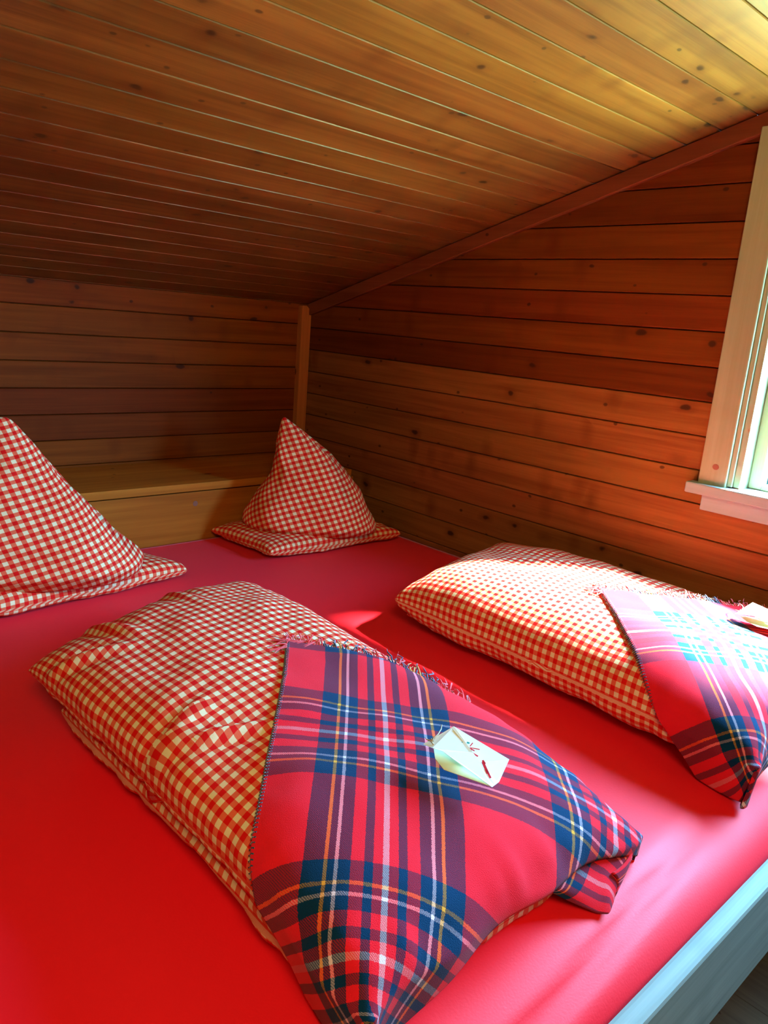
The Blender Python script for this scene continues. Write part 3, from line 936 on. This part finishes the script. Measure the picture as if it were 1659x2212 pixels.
def prism(mb, pts, th=0.0007):
    """thin card with real thickness: pts are its corners in 3D"""
    P = [Vector(p) for p in pts]
    n = Vector((0, 0, 0))
    for i in range(len(P)):
        a, b = P[i], P[(i + 1) % len(P)]
        n += Vector(((a.y - b.y) * (a.z + b.z), (a.z - b.z) * (a.x + b.x), (a.x - b.x) * (a.y + b.y)))
    n.normalize()
    if n.z < 0:
        P.reverse(); n = -n
    k = len(P)
    v = P + [p - n * th for p in P]
    mb.add(v, [tuple(range(k)), tuple(range(2 * k - 1, k - 1, -1))] + [(i, k + i, k + (i + 1) % k, (i + 1) % k) for i in range(k)])
def strip(mb, a, b, w, n, th=0.0004):
    a, b, n = Vector(a), Vector(b), Vector(n).normalized()
    s_ = (b - a).cross(n).normalized() * w / 2
    up = n * th
    prism(mb, [a + s_ + up, b + s_ + up, b - s_ + up, a - s_ + up], th)
def gift_card(label, T):
    """folded leaflet: a lower leaf lying on the wool, an upper leaf and a right leaf rising to a ridge"""
    t = empty('gift_card', T((0.0, 0.0, 0)), label, 'card', 'folded cards on the blankets')
    # local plan: x towards the right of the ridge, y away from the viewer, z above the wool
    P1, P2, P3 = (-0.060, 0.046, 0.012), (-0.006, 0.054, 0.034), (0.004, -0.002, 0.022)
    R, B1, B0, B2 = (0.064, -0.010, 0.010), (0.026, -0.052, 0.004), (0.016, -0.058, 0.004), (0.009, -0.062, 0.004)
    L1, L2 = (-0.053, 0.026, 0.018), (-0.042, 0.010, 0.021)
    mb = MB(); prism(mb, [T(p) for p in ((-0.050, 0.018, 0.004), (-0.040, 0.050, 0.004), (0.020, 0.030, 0.003), (0.020, -0.055, 0.003), (0.010, -0.060, 0.003), (-0.047, -0.010, 0.004))])
    mb.build('lower_leaf', m_card_green, t, attr=False)['label'] = 'yellowish lower leaf'
    mb = MB(); prism(mb, [T(p) for p in (P1, P2, P3, B0, B2, L2, L1)])
    up = mb.build('upper_leaf', m_card, t, attr=False)
    mb = MB(); prism(mb, [T(p) for p in (P2, R, B1, B0, (0.014, -0.004, 0.006))])
    rl = mb.build('right_leaf', m_card, t, attr=False)
    mb = MB(); prism(mb, [T(p) for p in ((-0.010, 0.050, 0.0325), (0.003, 0.0, 0.0215), (0.013, -0.003, 0.0072))])
    mb.build('inner_leaf', m_card_in, t, attr=False)['label'] = 'buff inside of the card'
    # printed marks lie in the plane of the upper leaf
    a, b_, c_ = Vector(T(P1)), Vector(T(B0)), Vector(T(P2))
    n = (b_ - a).cross(c_ - a).normalized()
    if n.z < 0: n = -n
    def on(u, v): return a + (b_ - a) * u + (c_ - a) * v + n * 0.0012
    red, teal = MB(), MB()
    for (u0, v0, u1, v1, w) in ((0.36, 0.52, 0.56, 0.50, 0.0022), (0.37, 0.60, 0.47, 0.60, 0.0018), (0.38, 0.66, 0.36, 0.80, 0.0014), (0.40, 0.62, 0.49, 0.72, 0.0014), (0.39, 0.50, 0.44, 0.58, 0.0014),
                                (0.66, 0.42, 0.83, 0.18, 0.0040), (0.64, 0.46, 0.70, 0.40, 0.0030), (0.78, 0.26, 0.90, 0.10, 0.0030)):
        strip(red, on(u0, v0), on(u1, v1), w, n)
    for (u0, v0, u1, v1, w) in ((0.27, 0.62, 0.31, 0.62, 0.0040), (0.31, 0.54, 0.33, 0.57, 0.0030), (0.31, 0.72, 0.34, 0.74, 0.0026)):
        strip(teal, on(u0, v0), on(u1, v1), w, n)
    red.build('lettering', m_card_red, up, attr=False)['label'] = 'red hand drawn strokes'
    teal.build('printed_mark', m_card_teal, up, attr=False)['label'] = 'small teal mark'
    # twine through the corner hole
    mb = MB()
    h = Vector((-0.047, 0.034, 0.0155))
    pts = [h + Vector(d) for d in ((0, -0.004, 0.0014), (-0.002, 0.003, 0.004), (-0.003, 0.009, 0.004), (-0.007, 0.014, 0.003), (-0.006, 0.020, 0.002))]
    mb.tube([T(tuple(p)) for p in pts], 0.0009, 6)
    pts = [h + Vector(d) for d in ((-0.002, 0.008, 0.004), (0.006, 0.012, 0.007), (0.014, 0.018, 0.008), (0.026, 0.034, 0.006), (0.034, 0.050, 0.003), (0.038, 0.058, -0.006))]
    mb.tube([T(tuple(p)) for p in pts], 0.0009, 6)
    pts = [h + Vector(d) for d in ((-0.002, 0.007, 0.005), (-0.001, 0.011, 0.006), (0.002, 0.010, 0.006), (0.001, 0.006, 0.005), (-0.002, 0.007, 0.004))]
    mb.tube([T(tuple(p)) for p in pts], 0.0011, 6)
    mb.build('twine', m_twine, t, attr=False, smooth=True)
    return t
def place(cx, cy, cz, ang, sc=1.0, tilt=(0, 0)):
    c, s_ = math.cos(ang) * sc, math.sin(ang) * sc
    def T(p):
        return (cx + p[0] * c - p[1] * s_, cy + p[0] * s_ + p[1] * c, cz + p[2] * sc + tilt[0] * p[0] + tilt[1] * p[1])
    return T
gift_card('small white folded card with red strokes on the left tartan blanket', place(0.800, 0.612, 0.690, -0.42, 0.93, (-0.02, 0.05)))
gift_card('white card at the right edge of the picture on the right tartan blanket', place(1.800, 0.575, 0.7, -0.42, 1.0, (0.0, 0.02)))
